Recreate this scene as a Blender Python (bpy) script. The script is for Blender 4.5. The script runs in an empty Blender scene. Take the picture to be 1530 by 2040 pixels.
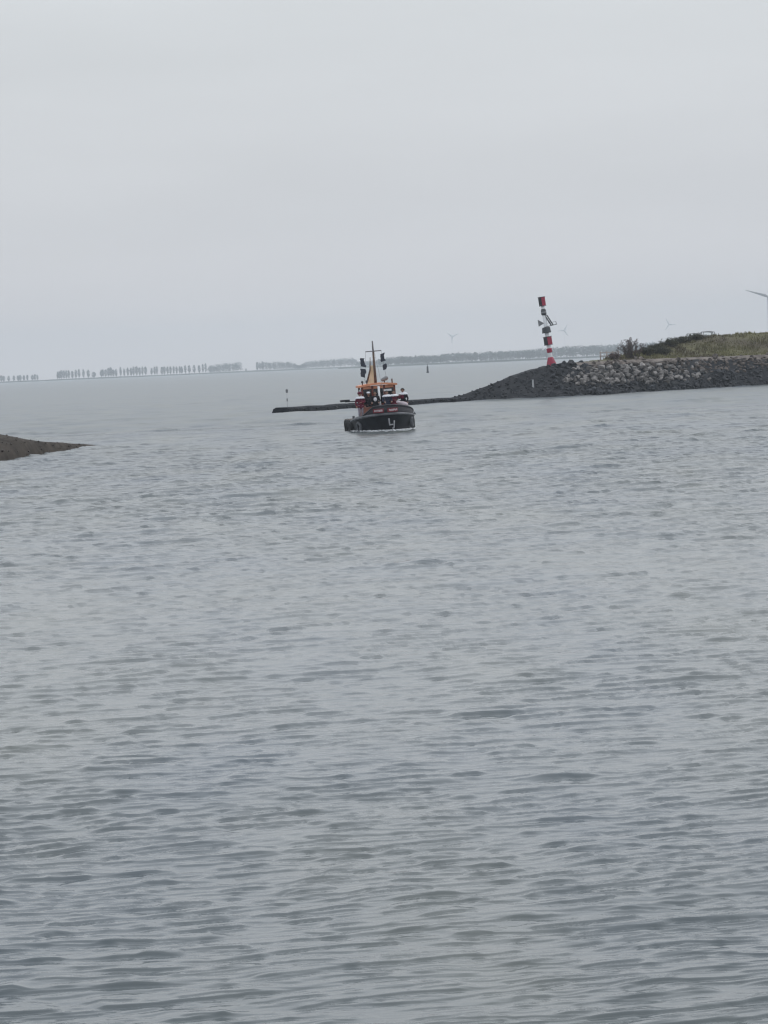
import bpy, bmesh, math, random
import numpy as np
from mathutils import Vector, Matrix

random.seed(7); np.random.seed(7)
S = bpy.context.scene
COL = S.collection
R = math.radians

# ------------------------------------------------------------ camera
CAM_H = 4.5
PITCH, ROLL = R(2.596), R(2.502)
cam_d = bpy.data.cameras.new('camera'); cam = bpy.data.objects.new('camera', cam_d); COL.objects.link(cam)
F_ = Vector((0, math.cos(PITCH), -math.sin(PITCH))); R0 = Vector((1, 0, 0)); U0 = R0.cross(F_)
Rv = R0*math.cos(ROLL) - U0*math.sin(ROLL); Uv = U0*math.cos(ROLL) + R0*math.sin(ROLL)
cam.matrix_world = Matrix(((Rv.x, Uv.x, -F_.x, 0), (Rv.y, Uv.y, -F_.y, 0), (Rv.z, Uv.z, -F_.z, CAM_H), (0, 0, 0, 1)))
cam_d.sensor_fit = 'VERTICAL'; cam_d.sensor_height = 36.0; cam_d.lens = 36.0*6500/2040
cam_d.clip_start = 0.5; cam_d.clip_end = 30000
S.camera = cam

# ------------------------------------------------------------ sky, sun, exposure
SUN_AZ, SUN_EL = R(70), R(48)          # azimuth from +Y towards +X
w = bpy.data.worlds.new('World'); S.world = w; w.use_nodes = True
nt = w.node_tree; nt.nodes.clear()
N, L = nt.nodes.new, nt.links.new
out = N('ShaderNodeOutputWorld'); bg = N('ShaderNodeBackground')
sky = N('ShaderNodeTexSky'); sky.sky_type = 'NISHITA'; sky.sun_disc = False
sky.sun_elevation = SUN_EL; sky.sun_rotation = SUN_AZ; sky.dust_density = 4.0
hs = N('ShaderNodeHueSaturation'); hs.inputs['Saturation'].default_value = 0.3
tc = N('ShaderNodeTexCoord'); sep = N('ShaderNodeSeparateXYZ')
ramp = N('ShaderNodeValToRGB')          # cloud deck: a little brighter towards the zenith
e = ramp.color_ramp.elements
e[0].position = 0.0; e[0].color = (7.5, 7.35, 7.6, 1)
e[1].position = 1.0; e[1].color = (9.3, 9.9, 10.7, 1)
k = e.new(0.045); k.color = (6.95, 7.1, 7.4, 1)
k = e.new(0.11); k.color = (7.15, 7.45, 7.7, 1)
k = e.new(0.24); k.color = (8.75, 9.25, 9.85, 1)
mp = N('ShaderNodeMapping'); mp.inputs['Scale'].default_value = (3.0, 3.0, 16.0)
nz = N('ShaderNodeTexNoise'); nz.inputs['Scale'].default_value = 1.6; nz.inputs['Detail'].default_value = 4.0
mr = N('ShaderNodeMapRange'); mr.inputs['To Min'].default_value = 0.90; mr.inputs['To Max'].default_value = 1.10
mul = N('ShaderNodeMix'); mul.data_type = 'RGBA'; mul.blend_type = 'MULTIPLY'; mul.inputs[0].default_value = 1.0
mix = N('ShaderNodeMix'); mix.data_type = 'RGBA'; mix.inputs[0].default_value = 0.9
L(sky.outputs[0], hs.inputs['Color']); L(tc.outputs['Generated'], sep.inputs[0]); L(sep.outputs['Z'], ramp.inputs[0])
L(tc.outputs['Generated'], mp.inputs[0]); L(mp.outputs[0], nz.inputs['Vector']); L(nz.outputs['Fac'], mr.inputs['Value'])
L(ramp.outputs[0], mul.inputs[6]); L(mr.outputs[0], mul.inputs[7])
L(hs.outputs[0], mix.inputs[6]); L(mul.outputs[2], mix.inputs[7]); L(mix.outputs[2], bg.inputs[0]); L(bg.outputs[0], out.inputs[0])
bg.inputs[1].default_value = 0.1

sun_d = bpy.data.lights.new('sun', 'SUN'); sun_d.energy = 0.7; sun_d.angle = R(25); sun_d.color = (1.0, 0.965, 0.92)
sun = bpy.data.objects.new('sun', sun_d); COL.objects.link(sun)
sd = Vector((math.sin(SUN_AZ)*math.cos(SUN_EL), math.cos(SUN_AZ)*math.cos(SUN_EL), math.sin(SUN_EL)))
sun.rotation_euler = (-sd).to_track_quat('-Z', 'Y').to_euler()

S.render.engine = 'CYCLES'
S.view_settings.view_transform = 'Standard'; S.view_settings.look = 'None'
S.view_settings.exposure = 0.0; S.view_settings.gamma = 1.0; S.view_settings.use_curve_mapping = False
S.cycles.volume_bounces = 2; S.cycles.max_bounces = 8
S.cycles.filter_width = 1.3; S.cycles.use_denoising = True; S.cycles.denoising_prefilter = 'ACCURATE'

# ------------------------------------------------------------ materials
def mat(name, col, rough=0.7, var=0.0, scale=3.0, bump=0.0, bscale=None, metallic=0.0, col2=None, rnd=0.0, spec=0.5):
    m = bpy.data.materials.new(name); m.use_nodes = True
    t = m.node_tree; b = t.nodes['Principled BSDF']
    b.inputs['Roughness'].default_value = rough; b.inputs['Metallic'].default_value = metallic
    b.inputs['Specular IOR Level'].default_value = spec
    tcn = t.nodes.new('ShaderNodeTexCoord')
    n = t.nodes.new('ShaderNodeTexNoise'); n.inputs['Scale'].default_value = scale; n.inputs['Detail'].default_value = 6
    t.links.new(tcn.outputs['Object'], n.inputs['Vector'])
    r = t.nodes.new('ShaderNodeValToRGB')
    c2 = col2 if col2 else tuple(c*(1+var) for c in col)
    c1 = col if col2 else tuple(c*(1-var) for c in col)
    r.color_ramp.elements[0].position = 0.35; r.color_ramp.elements[1].position = 0.65
    r.color_ramp.elements[0].color = (*c1, 1); r.color_ramp.elements[1].color = (*[min(c, 1) for c in c2], 1)
    t.links.new(n.outputs['Fac'], r.inputs[0])
    last = r.outputs[0]
    if rnd > 0:
        oi = t.nodes.new('ShaderNodeObjectInfo'); mr_ = t.nodes.new('ShaderNodeMapRange')
        mr_.inputs['To Min'].default_value = 1-rnd; mr_.inputs['To Max'].default_value = 1+rnd
        mm = t.nodes.new('ShaderNodeMix'); mm.data_type = 'RGBA'; mm.blend_type = 'MULTIPLY'; mm.inputs[0].default_value = 1
        t.links.new(oi.outputs['Random'], mr_.inputs['Value']); t.links.new(last, mm.inputs[6]); t.links.new(mr_.outputs[0], mm.inputs[7])
        last = mm.outputs[2]
    t.links.new(last, b.inputs['Base Color'])
    if bump > 0:
        n2 = t.nodes.new('ShaderNodeTexNoise'); n2.inputs['Scale'].default_value = bscale or scale*3; n2.inputs['Detail'].default_value = 5
        bp = t.nodes.new('ShaderNodeBump'); bp.inputs['Strength'].default_value = bump; bp.inputs['Distance'].default_value = 0.05
        t.links.new(tcn.outputs['Object'], n2.inputs['Vector']); t.links.new(n2.outputs['Fac'], bp.inputs['Height']); t.links.new(bp.outputs[0], b.inputs['Normal'])
    return m

M = {}
M['hull'] = mat('hull_black', (0.011, 0.013, 0.018), 0.5, 0.35, 2.0, 0.2, spec=.3)
M['rubber'] = mat('rubber', (0.016, 0.017, 0.02), 0.8, 0.3, 8.0)
M['tyre_grey'] = mat('tyre_grey', (0.09, 0.095, 0.105), 0.85, 0.3, 6.0)
M['strake'] = mat('strake_grey', (0.15, 0.155, 0.17), 0.7, 0.3, 3.0)
M['bulwark'] = mat('bulwark', (0.03, 0.028, 0.036), 0.6, 0.3, 3.0)
M['deck'] = mat('deck_wood', (0.10, 0.075, 0.06), 0.8, 0.3, 4.0)
M['orange'] = mat('orange_paint', (0.15, 0.028, 0.016), 0.5, 0.2, 2.5)
M['orange_roof'] = mat('orange_roof', (0.70, 0.29, 0.16), 0.55, 0.15, 2.5)
M['locker'] = mat('locker_paint', (0.17, 0.06, 0.038), 0.7, 0.25, 3.0)
M['brown'] = mat('brown_wood', (0.11, 0.065, 0.045), 0.6, 0.25, 4.0)
M['mastgrey'] = mat('mast_grey', (0.16, 0.15, 0.155), 0.55, 0.2, 3.0)
M['white'] = mat('white_paint', (0.75, 0.76, 0.78), 0.5, 0.05, 3.0)
M['lettering'] = mat('lettering', (0.45, 0.45, 0.48), 0.6, 0.1, 3.0)
M['cream'] = mat('cream_canvas', (0.90, 0.79, 0.58), 0.85, 0.12, 2.0)
M['red'] = mat('red_paint', (0.30, 0.010, 0.045), 0.5, 0.15, 3.0)
M['boardred'] = mat('board_red', (0.16, 0.012, 0.022), 0.5, 0.2, 3.0)
M['boardtext'] = mat('board_text', (0.52, 0.42, 0.44), 0.6, 0.1, 3.0)
M['black'] = mat('black_paint', (0.02, 0.02, 0.026), 0.6, 0.2, 3.0)
M['darkgrey'] = mat('dark_grey_metal', (0.055, 0.06, 0.068), 0.55, 0.2, 3.0)
M['midgrey'] = mat('grey_metal', (0.20, 0.205, 0.215), 0.55, 0.15, 3.0)
M['palegrey'] = mat('pale_grey', (0.48, 0.49, 0.50), 0.5, 0.05, 3.0)
M['navy'] = mat('navy_cloth', (0.016, 0.02, 0.045), 0.9, 0.2, 6.0)
M['flag'] = mat('flag_cloth', (0.042, 0.05, 0.07), 0.9, 0.2, 6.0)
M['maroon'] = mat('maroon_cloth', (0.12, 0.008, 0.03), 0.9, 0.25, 6.0)
M['blackcloth'] = mat('black_cloth', (0.013, 0.012, 0.018), 0.9, 0.3, 6.0)
M['whitecloth'] = mat('white_cloth', (0.74, 0.75, 0.80), 0.9, 0.06, 6.0)
M['lilac'] = mat('lilac_cloth', (0.34, 0.31, 0.37), 0.9, 0.15, 6.0)
M['rust'] = mat('rust_cloth', (0.30, 0.09, 0.06), 0.9, 0.2, 6.0)
M['skin'] = mat('skin', (0.30, 0.17, 0.125), 0.6, 0.08, 8.0)
M['hair'] = mat('hair', (0.012, 0.011, 0.011), 0.8, 0.2, 20.0)
M['sack'] = mat('sack_cloth', (0.50, 0.43, 0.46), 0.95, 0.15, 5.0, 0.3)
M['glass'] = mat('window_glass', (0.012, 0.014, 0.018), 0.12, 0.1, 1.0)
M['stone_pale'] = mat('stone_pale', (0.085, 0.08, 0.08), 0.9, 0, 2.2, 0.6, 9.0, col2=(0.25, 0.235, 0.225), rnd=0.65)
M['stone_dark'] = mat('stone_dark', (0.010, 0.012, 0.016), 0.85, 0, 2.2, 0.6, 9.0, col2=(0.042, 0.045, 0.053), rnd=0.5)
M['stone_brown'] = mat('stone_brown', (0.055, 0.047, 0.043), 0.9, 0, 2.0, 0.6, 9.0, col2=(0.15, 0.125, 0.11), rnd=0.45)
M['bed'] = mat('revetment_bed', (0.008, 0.010, 0.014), 0.9, 0, 0.9, 0.8, 3.0, col2=(0.030, 0.031, 0.035), spec=.2)
M['path'] = mat('gravel_path', (0.095, 0.08, 0.072), 0.95, 0, 0.8, 0.6, 4.0, col2=(0.22, 0.19, 0.17))
M['turf'] = mat('dike_turf', (0.080, 0.066, 0.044), 0.95, 0, 0.22, 0.8, 3.0, col2=(0.13, 0.125, 0.062))
M['grass'] = mat('grass_blade', (0.092, 0.074, 0.048), 0.9, 0, 0.16, col2=(0.18, 0.17, 0.080))
M['mud'] = mat('mud', (0.030, 0.024, 0.019), 0.9, 0, 0.8, 0.8, 3.0, col2=(0.066, 0.054, 0.044), spec=.2)
M['asphalt'] = mat('asphalt_block', (0.010, 0.012, 0.017), 0.8, 0, 1.5, 0.6, 4.0, col2=(0.02, 0.022, 0.028), spec=.15)
M['farland'] = mat('far_land', (0.05, 0.06, 0.05), 0.95, 0.3, 0.02)
M['farleaf'] = mat('far_leaf', (0.06, 0.078, 0.075), 0.9, 0.35, 0.2)
M['farbark'] = mat('far_bark', (0.06, 0.055, 0.05), 0.9, 0.2, 1.0)
M['twig'] = mat('twig', (0.075, 0.06, 0.055), 0.9, 0.3, 4.0)
M['dryleaf'] = mat('dry_leaf', (0.13, 0.10, 0.095), 0.9, 0.35, 3.0)
M['bushleaf'] = mat('bush_leaf', (0.048, 0.052, 0.038), 0.9, 0, 1.2, col2=(0.10, 0.096, 0.062))
M['foam'] = mat('foam', (0.78, 0.80, 0.82), 0.9, 0.06, 4.0)
M['carblue'] = mat('car_paint', (0.11, 0.12, 0.135), 0.3, 0.05, 1.0)
M['carsilver'] = mat('car_silver', (0.42, 0.43, 0.44), 0.3, 0.05, 1.0)
M['palewood'] = mat('weathered_wood', (0.42, 0.36, 0.33), 0.9, 0.2, 3.0)
M['tailred'] = mat('tail_light', (0.35, 0.01, 0.01), 0.3, 0.1, 3.0)

# ------------------------------------------------------------ mesh helpers
class MB:
    def __init__(s): s.v = []; s.f = []
    def add(s, vs, fs):
        o = len(s.v); s.v += [tuple(p) for p in vs]; s.f += [tuple(i+o for i in q) for q in fs]; return s
    def box(s, c, d, rot=None, taper=1.0):
        x, y, z = (i/2 for i in d); vs = []
        for sz in (-1, 1):
            k = taper if sz > 0 else 1.0
            for sx, sy in ((-1, -1), (1, -1), (1, 1), (-1, 1)):
                p = Vector((sx*x*k, sy*y*k, sz*z))
                if rot is not None: p = rot @ p
                vs.append(Vector(c)+p)
        return s.add(vs, [(3, 2, 1, 0), (4, 5, 6, 7), (0, 1, 5, 4), (1, 2, 6, 5), (2, 3, 7, 6), (3, 0, 4, 7)])
    def tube(s, pts, rad, n=8, closed=False, cap=True):
        pts = [Vector(p) for p in pts]; m = len(pts)
        rad = [rad]*m if not hasattr(rad, '__len__') else rad
        vs = []; prev = None
        for i, p in enumerate(pts):
            a = pts[(i-1) % m] if (i > 0 or closed) else p; b = pts[(i+1) % m] if (i < m-1 or closed) else p
            d = (b-a).normalized() if (b-a).length > 1e-9 else Vector((0, 0, 1))
            if prev is None: u = d.orthogonal().normalized()
            else:
                u = prev - d*prev.dot(d); u = u.normalized() if u.length > 1e-6 else d.orthogonal().normalized()
            prev = u; q = d.cross(u)
            for j in range(n):
                t = 2*math.pi*j/n; vs.append(p + (u*math.cos(t)+q*math.sin(t))*rad[i])
        fs = []
        for i in range(m if closed else m-1):
            for j in range(n):
                a = i*n+j; b = i*n+(j+1) % n; i2 = (i+1) % m
                fs.append((a, b, i2*n+(j+1) % n, i2*n+j))
        if cap and not closed: fs += [tuple(range(n-1, -1, -1)), tuple(range((m-1)*n, m*n))]
        return s.add(vs, fs)
    def lathe(s, prof, c=(0, 0, 0), n=16):
        return s.tube_z([(c[0], c[1], c[2]+z, r) for z, r in prof], n)
    def tube_z(s, rings, n=16):
        vs = []; m = len(rings)
        for x, y, z, r in rings:
            for j in range(n):
                t = 2*math.pi*j/n; vs.append((x+r*math.cos(t), y+r*math.sin(t), z))
        fs = [(i*n+j, i*n+(j+1) % n, (i+1)*n+(j+1) % n, (i+1)*n+j) for i in range(m-1) for j in range(n)]
        fs += [tuple(range(n-1, -1, -1)), tuple(range((m-1)*n, m*n))]
        return s.add(vs, fs)
    def capsule(s, a, b, ra, rb, n=10, g=0.0):
        a = Vector(a); b = Vector(b); ra += g; rb += g; d = b-a
        d = d.normalized() if d.length > 1e-6 else Vector((0, 0, 1))
        pts = []; rr = []
        for t in (-88, -60, -30): pts.append(a+d*ra*math.sin(R(t))); rr.append(ra*math.cos(R(t)))
        pts.append(a); rr.append(ra); pts.append(b); rr.append(rb)
        for t in (30, 60, 88): pts.append(b+d*rb*math.sin(R(t))); rr.append(rb*math.cos(R(t)))
        if (b-Vector(a)).length < 1e-6: pts.pop(3); rr.pop(3)
        return s.tube(pts, rr, n)
    def ellipsoid(s, c, r, n=12, m=8):
        vs = []; 
        for i in range(m+1):
            t = math.pi*(i/m-0.5)*0.98
            for j in range(n):
                p = 2*math.pi*j/n; vs.append((c[0]+r[0]*math.cos(t)*math.cos(p), c[1]+r[1]*math.cos(t)*math.sin(p), c[2]+r[2]*math.sin(t)))
        fs = [(i*n+j, i*n+(j+1) % n, (i+1)*n+(j+1) % n, (i+1)*n+j) for i in range(m) for j in range(n)]
        fs += [tuple(range(n-1, -1, -1)), tuple(range(m*n, (m+1)*n))]
        return s.add(vs, fs)
    def grid(s, P, closed_u=False):
        nu, nv = len(P), len(P[0]); vs = [p for r in P for p in r]
        fs = [(i*nv+j, i*nv+j+1, ((i+1) % nu)*nv+j+1, ((i+1) % nu)*nv+j) for i in range(nu if closed_u else nu-1) for j in range(nv-1)]
        return s.add(vs, fs)
    def mesh(s, name, smooth=False):
        m = bpy.data.meshes.new(name); m.from_pydata(s.v, [], s.f); m.update()
        bm = bmesh.new(); bm.from_mesh(m); bmesh.ops.recalc_face_normals(bm, faces=bm.faces); bm.to_mesh(m); bm.free()
        if smooth: m.polygons.foreach_set('use_smooth', [True]*len(m.polygons))
        return m
    def build(s, name, material, parent=None, smooth=False):
        return link(name, s.mesh(name, smooth), material, parent)

def link(name, me, material, parent=None):
    o = bpy.data.objects.new(name, me); COL.objects.link(o)
    if material is not None and not me.materials: me.materials.append(M[material] if isinstance(material, str) else material)
    if parent is not None: o.parent = parent
    return o
def tag(o, label=None, cat=None, group=None, kind=None):
    if label: o['label'] = label
    if cat: o['category'] = cat
    if group: o['group'] = group
    if kind: o['kind'] = kind
    return o
def empty(name, loc=(0, 0, 0), rot=(0, 0, 0)):
    o = bpy.data.objects.new(name, None); COL.objects.link(o); o.location = loc; o.rotation_euler = rot
    o.empty_display_size = 0.2; return o
def copy_tree(o, parent=None):
    c = o.copy(); COL.objects.link(c); c.parent = parent
    for ch in list(o.children): copy_tree(ch, c)
    return c
def remeshed(mb, voxel, name):
    me = mb.mesh(name); o = bpy.data.objects.new('tmp', me); COL.objects.link(o)
    md = o.modifiers.new('r', 'REMESH'); md.mode = 'VOXEL'; md.voxel_size = voxel; md.use_smooth_shade = True
    sm = o.modifiers.new('s', 'SMOOTH'); sm.iterations = 2; sm.factor = 0.5
    dg = bpy.context.evaluated_depsgraph_get()
    res = bpy.data.meshes.new_from_object(o.evaluated_get(dg)); res.name = name
    bpy.data.objects.remove(o); bpy.data.meshes.remove(me); res.materials.clear()
    return res
def lerp_tab(tab, x):
    return float(np.interp(x, [a for a, b in tab], [b for a, b in tab]))
# value noise in numpy
_perm = np.random.RandomState(3).rand(256, 256)
def vnoise(x, y):
    x = np.asarray(x, float); y = np.asarray(y, float)
    xi = np.floor(x).astype(int); yi = np.floor(y).astype(int); fx = x-xi; fy = y-yi
    fx = fx*fx*(3-2*fx); fy = fy*fy*(3-2*fy); g = lambda a, b: _perm[a % 256, b % 256]
    return (g(xi, yi)*(1-fx)+g(xi+1, yi)*fx)*(1-fy) + (g(xi, yi+1)*(1-fx)+g(xi+1, yi+1)*fx)*fy
def fbm(x, y, o=4):
    s = 0; a = 1; t = 0
    for i in range(o): s = s+a*vnoise(np.asarray(x)*2**i+17*i, np.asarray(y)*2**i+31*i); t += a; a *= 0.5
    return s/t

# ------------------------------------------------------------ water
TRAINS = ((0.22, .20, 8, .18, 0), (0.60, .92, 2, .055, 1), (0.44, .85, -3, .064, -1), (0.33, .50, 6, .08, 0), (0.82, .46, 5, .045, 0), (1.25, .42, -5, .07, 2), (2.0, .26, 4, .08, 2), (3.2, .24, -3, .08, 2), (5.5, .20, 3, .07, 3), (9.0, .16, -2, .06, 3), (6.0, .05, -4, .2, 0), (11.0, .035, 3, .25, 0))
def make_water():
    # polar sheet: fine over the harbour basin, coarse elsewhere
    rad = [0.5, 5, 11, 16, 18.5]
    while rad[-1] < 7200:
        d_ = rad[-1]
        rad.append(d_+(d_*d_*3.2e-5 if d_ < 65 else .135 if d_ < 150 else min(.135*(d_/150)**2.6, d_*.05)))
    rad = np.array(rad)
    fine = np.linspace(R(-9.5), R(9.5), 315); st = fine[1]-fine[0]
    side = []; a = fine[-1]; d = st
    while a < math.pi-0.02: d *= 1.12; d = min(d, 0.25); a += d; side.append(min(a, math.pi-0.01))
    side = np.unique(np.array(side)); ang = np.concatenate([-side[::-1], fine, side])
    A, RD = np.meshgrid(ang, rad)
    X = RD*np.sin(A); Y = RD*np.cos(A)
    drow = np.gradient(rad)[:, None]*np.ones_like(A)
    dcol = RD*np.gradient(ang)[None, :]
    Z = np.zeros_like(X)
    rng = np.random.RandomState(11)
    gust = 0.30 + 1.15*fbm(X/7.0+5, Y/22.0+3, 3)          # calmer and rougher patches
    gust2 = 0.45 + 1.1*fbm(X/2.2+1, Y/5.0+9, 2)
    n = 64
    for i in range(n):                                    # confused background chop
        t = i/(n-1)
        lam = 0.17*(7.5/0.17)**t * rng.uniform(0.93, 1.07)
        th = R(-16) + rng.normal(0, 1)*R(30)
        kx, ky = math.sin(th), math.cos(th)
        sl = 0.0055*math.exp(-((math.log(lam/0.3))/0.7)**2) + 0.0010
        amp = sl*lam/(2*math.pi)*1.4
        kk = 2*math.pi/lam
        cell = np.maximum(drow*abs(ky), dcol*abs(kx))
        fade = np.clip((lam/cell-1.1)/1.2, 0, 1)
        rows = fade.max(axis=1) > 0
        if not rows.any(): continue
        ph = kk*(X[rows]*kx+Y[rows]*ky)+rng.uniform(0, 6.28)
        Z[rows] += amp*fade[rows]*(gust2 if lam < 0.5 else gust)[rows]*np.sin(ph)
    # wind-driven wavelets: short steep fronts, long gentle backs, broken along the crest
    sel = fbm(X/3.1+40, Y/9.0+12, 2)
    for lam, slope, dth, wfr, pick in TRAINS:
        th = R(-16)+R(dth); kx, ky = math.sin(th), math.cos(th); ox, oy = rng.uniform(0, 200, 2)
        cell = drow
        fade = np.minimum(1, (lam*0.55/cell))**1.2; fade[fade < .04] = 0
        rows = fade.max(axis=1) > 0
        if not rows.any(): continue
        x = X[rows]; y = Y[rows]
        u = x*ky-y*kx; v = x*kx+y*ky
        warp = 0.55*lam*(fbm(u/(lam*1.9)+ox, v/(lam*2.6)+oy, 3)-0.5)*2
        p = (v+warp)/lam; cyc = np.floor(p); p = p-cyc
        env = fbm(u/(lam*0.95)+oy+cyc*7.31, v/(lam*3.0)+ox, 2)
        env = np.clip((env-(0.41 if lam < .7 else .52))/0.15, 0, 1)*(0.35+0.65*gust[rows])
        if pick == 2: env = env*np.clip((y-28)/70, 0.12, 1)          # the outer basin is less sheltered
        elif pick == 3: env = env*np.clip((y-110)/150, 0, 1)
        elif pick: env = env*np.clip(0.6+pick*(sel[rows]-0.5)*3.0, 0.15, 1)
        prof = np.where(p < wfr, 0.5-0.5*np.cos(math.pi*p/wfr), 0.5+0.5*np.cos(math.pi*(p-wfr)/(1-wfr)))
        Z[rows] += slope*wfr*lam*fade[rows]*env*prof
    Z[:4] = 0
    nr, nc = X.shape
    V = np.stack([X, Y, Z], -1).reshape(-1, 3)
    idx = np.arange(nr*nc).reshape(nr, nc)
    Fq = np.stack([idx[:-1, :-1], idx[:-1, 1:], idx[1:, 1:], idx[1:, :-1]], -1).reshape(-1, 4)[:, ::-1]
    seam = np.stack([idx[:-1, -1], idx[:-1, 0], idx[1:, 0], idx[1:, -1]], -1)[:, ::-1]
    Fq = np.concatenate([Fq, seam])
    me = bpy.data.meshes.new('water'); me.vertices.add(len(V)); me.vertices.foreach_set('co', V.ravel())
    nf = len(Fq); me.loops.add(nf*4); me.loops.foreach_set('vertex_index', Fq.ravel().astype(np.int32))
    me.polygons.add(nf); me.polygons.foreach_set('loop_start', np.arange(0, nf*4, 4, dtype=np.int32))
    me.polygons.foreach_set('use_smooth', np.ones(nf, bool)); me.update(calc_edges=True); me.validate()
    m = bpy.data.materials.new('harbour_water'); m.use_nodes = True; t = m.node_tree; b = t.nodes['Principled BSDF']
    b.inputs['IOR'].default_value = 1.333
    N, Lk = t.nodes.new, t.links.new
    g = N('ShaderNodeNewGeometry'); ln = N('ShaderNodeVectorMath'); ln.operation = 'LENGTH'; Lk(g.outputs['Position'], ln.inputs[0])
    mr = N('ShaderNodeMapRange'); mr.inputs['From Min'].default_value = 30; mr.inputs['From Max'].default_value = 260
    mr.inputs['To Min'].default_value = 0.05; mr.inputs['To Max'].default_value = 0.28; Lk(ln.outputs['Value'], mr.inputs['Value'])
    Lk(mr.outputs[0], b.inputs['Roughness'])
    # silty water: slow drifts of greener and greyer tone
    mp = N('ShaderNodeMapping'); mp.inputs['Scale'].default_value = (0.25, 0.06, 1); Lk(g.outputs['Position'], mp.inputs[0])
    nz = N('ShaderNodeTexNoise'); nz.inputs['Scale'].default_value = 1.0; nz.inputs['Detail'].default_value = 5; Lk(mp.outputs[0], nz.inputs['Vector'])
    rp = N('ShaderNodeValToRGB'); rp.color_ramp.elements[0].position = 0.35; rp.color_ramp.elements[1].position = 0.7
    rp.color_ramp.elements[0].color = (0.088, 0.109, 0.128, 1); rp.color_ramp.elements[1].color = (0.130, 0.141, 0.131, 1)
    Lk(nz.outputs['Fac'], rp.inputs[0]); Lk(rp.outputs[0], b.inputs['Base Color'])
    mp2 = N('ShaderNodeMapping'); mp2.inputs['Scale'].default_value = (1.6, 3.2, 1); mp2.inputs['Rotation'].default_value = (0, 0, R(-11)); Lk(g.outputs['Position'], mp2.inputs[0])
    n2 = N('ShaderNodeTexNoise'); n2.inputs['Scale'].default_value = 2.2; n2.inputs['Detail'].default_value = 4; Lk(mp2.outputs[0], n2.inputs['Vector'])
    bp = N('ShaderNodeBump'); bp.inputs['Strength'].default_value = 0.5; bp.inputs['Distance'].default_value = 0.012
    Lk(n2.outputs['Fac'], bp.inputs['Height'])
    mp3 = N('ShaderNodeMapping'); mp3.inputs['Scale'].default_value = (0.35, 0.11, 1); Lk(g.outputs['Position'], mp3.inputs[0])
    n3 = N('ShaderNodeTexNoise'); n3.inputs['Scale'].default_value = 1.5; n3.inputs['Detail'].default_value = 4; Lk(mp3.outputs[0], n3.inputs['Vector'])
    bp2 = N('ShaderNodeBump'); bp2.inputs['Strength'].default_value = 0.6; bp2.inputs['Distance'].default_value = 0.12
    Lk(n3.outputs['Fac'], bp2.inputs['Height']); Lk(bp.outputs[0], bp2.inputs['Normal']); Lk(bp2.outputs[0], b.inputs['Normal'])
    me.materials.append(m)
    return tag(link('water', me, None), kind='structure')
make_water()

# ------------------------------------------------------------ stones
def stone_mesh(seed):
    rg = random.Random(seed); bm = bmesh.new()
    for i in range(15):
        v = Vector((rg.gauss(0, 1), rg.gauss(0, 1), rg.gauss(0, 1))).normalized()*rg.uniform(0.85, 1.1)
        bm.verts.new((v.x*0.5, v.y*0.42, v.z*0.36))
    r = bmesh.ops.convex_hull(bm, input=bm.verts)
    bmesh.ops.delete(bm, geom=list({g for g in r['geom_interior']+r['geom_unused'] if isinstance(g, bmesh.types.BMVert)}), context='VERTS')
    me = bpy.data.meshes.new('stone'); bm.to_mesh(me); bm.free(); return me
STONES = {k: [] for k in ('stone_pale', 'stone_dark', 'stone_brown')}
for k in STONES:
    for i in range(5):
        me = stone_mesh(i*7+hash(len(k)) % 5); me.materials.append(M[k]); STONES[k].append(me)
def put_stone(kind, loc, s, parent):
    o = bpy.data.objects.new('stone', random.choice(STONES[kind])); COL.objects.link(o); o.parent = parent
    o.location = loc; o.scale = (s*random.uniform(.8, 1.3), s*random.uniform(.8, 1.2), s*random.uniform(.8, 1.2))
    o.rotation_euler = (random.uniform(-.6, .6), random.uniform(-.6, .6), random.uniform(0, 6.28)); return o
def bake_stones(items, name, kind, parent):
    V = []; Fc = []; off = 0
    for loc, s in items:
        me = random.choice(STONES[kind]); rot = Matrix.Rotation(random.uniform(0, 6.28), 3, 'Z') @ Matrix.Rotation(random.uniform(-.6, .6), 3, 'X')
        V += [tuple(Vector(loc)+rot @ (v.co*s)) for v in me.vertices]
        Fc += [tuple(i+off for i in p.vertices) for p in me.polygons]; off = len(V)
    me = bpy.data.meshes.new(name); me.from_pydata(V, [], Fc); me.update()
    return tag(link(name, me, kind, parent), kind='stuff')

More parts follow.
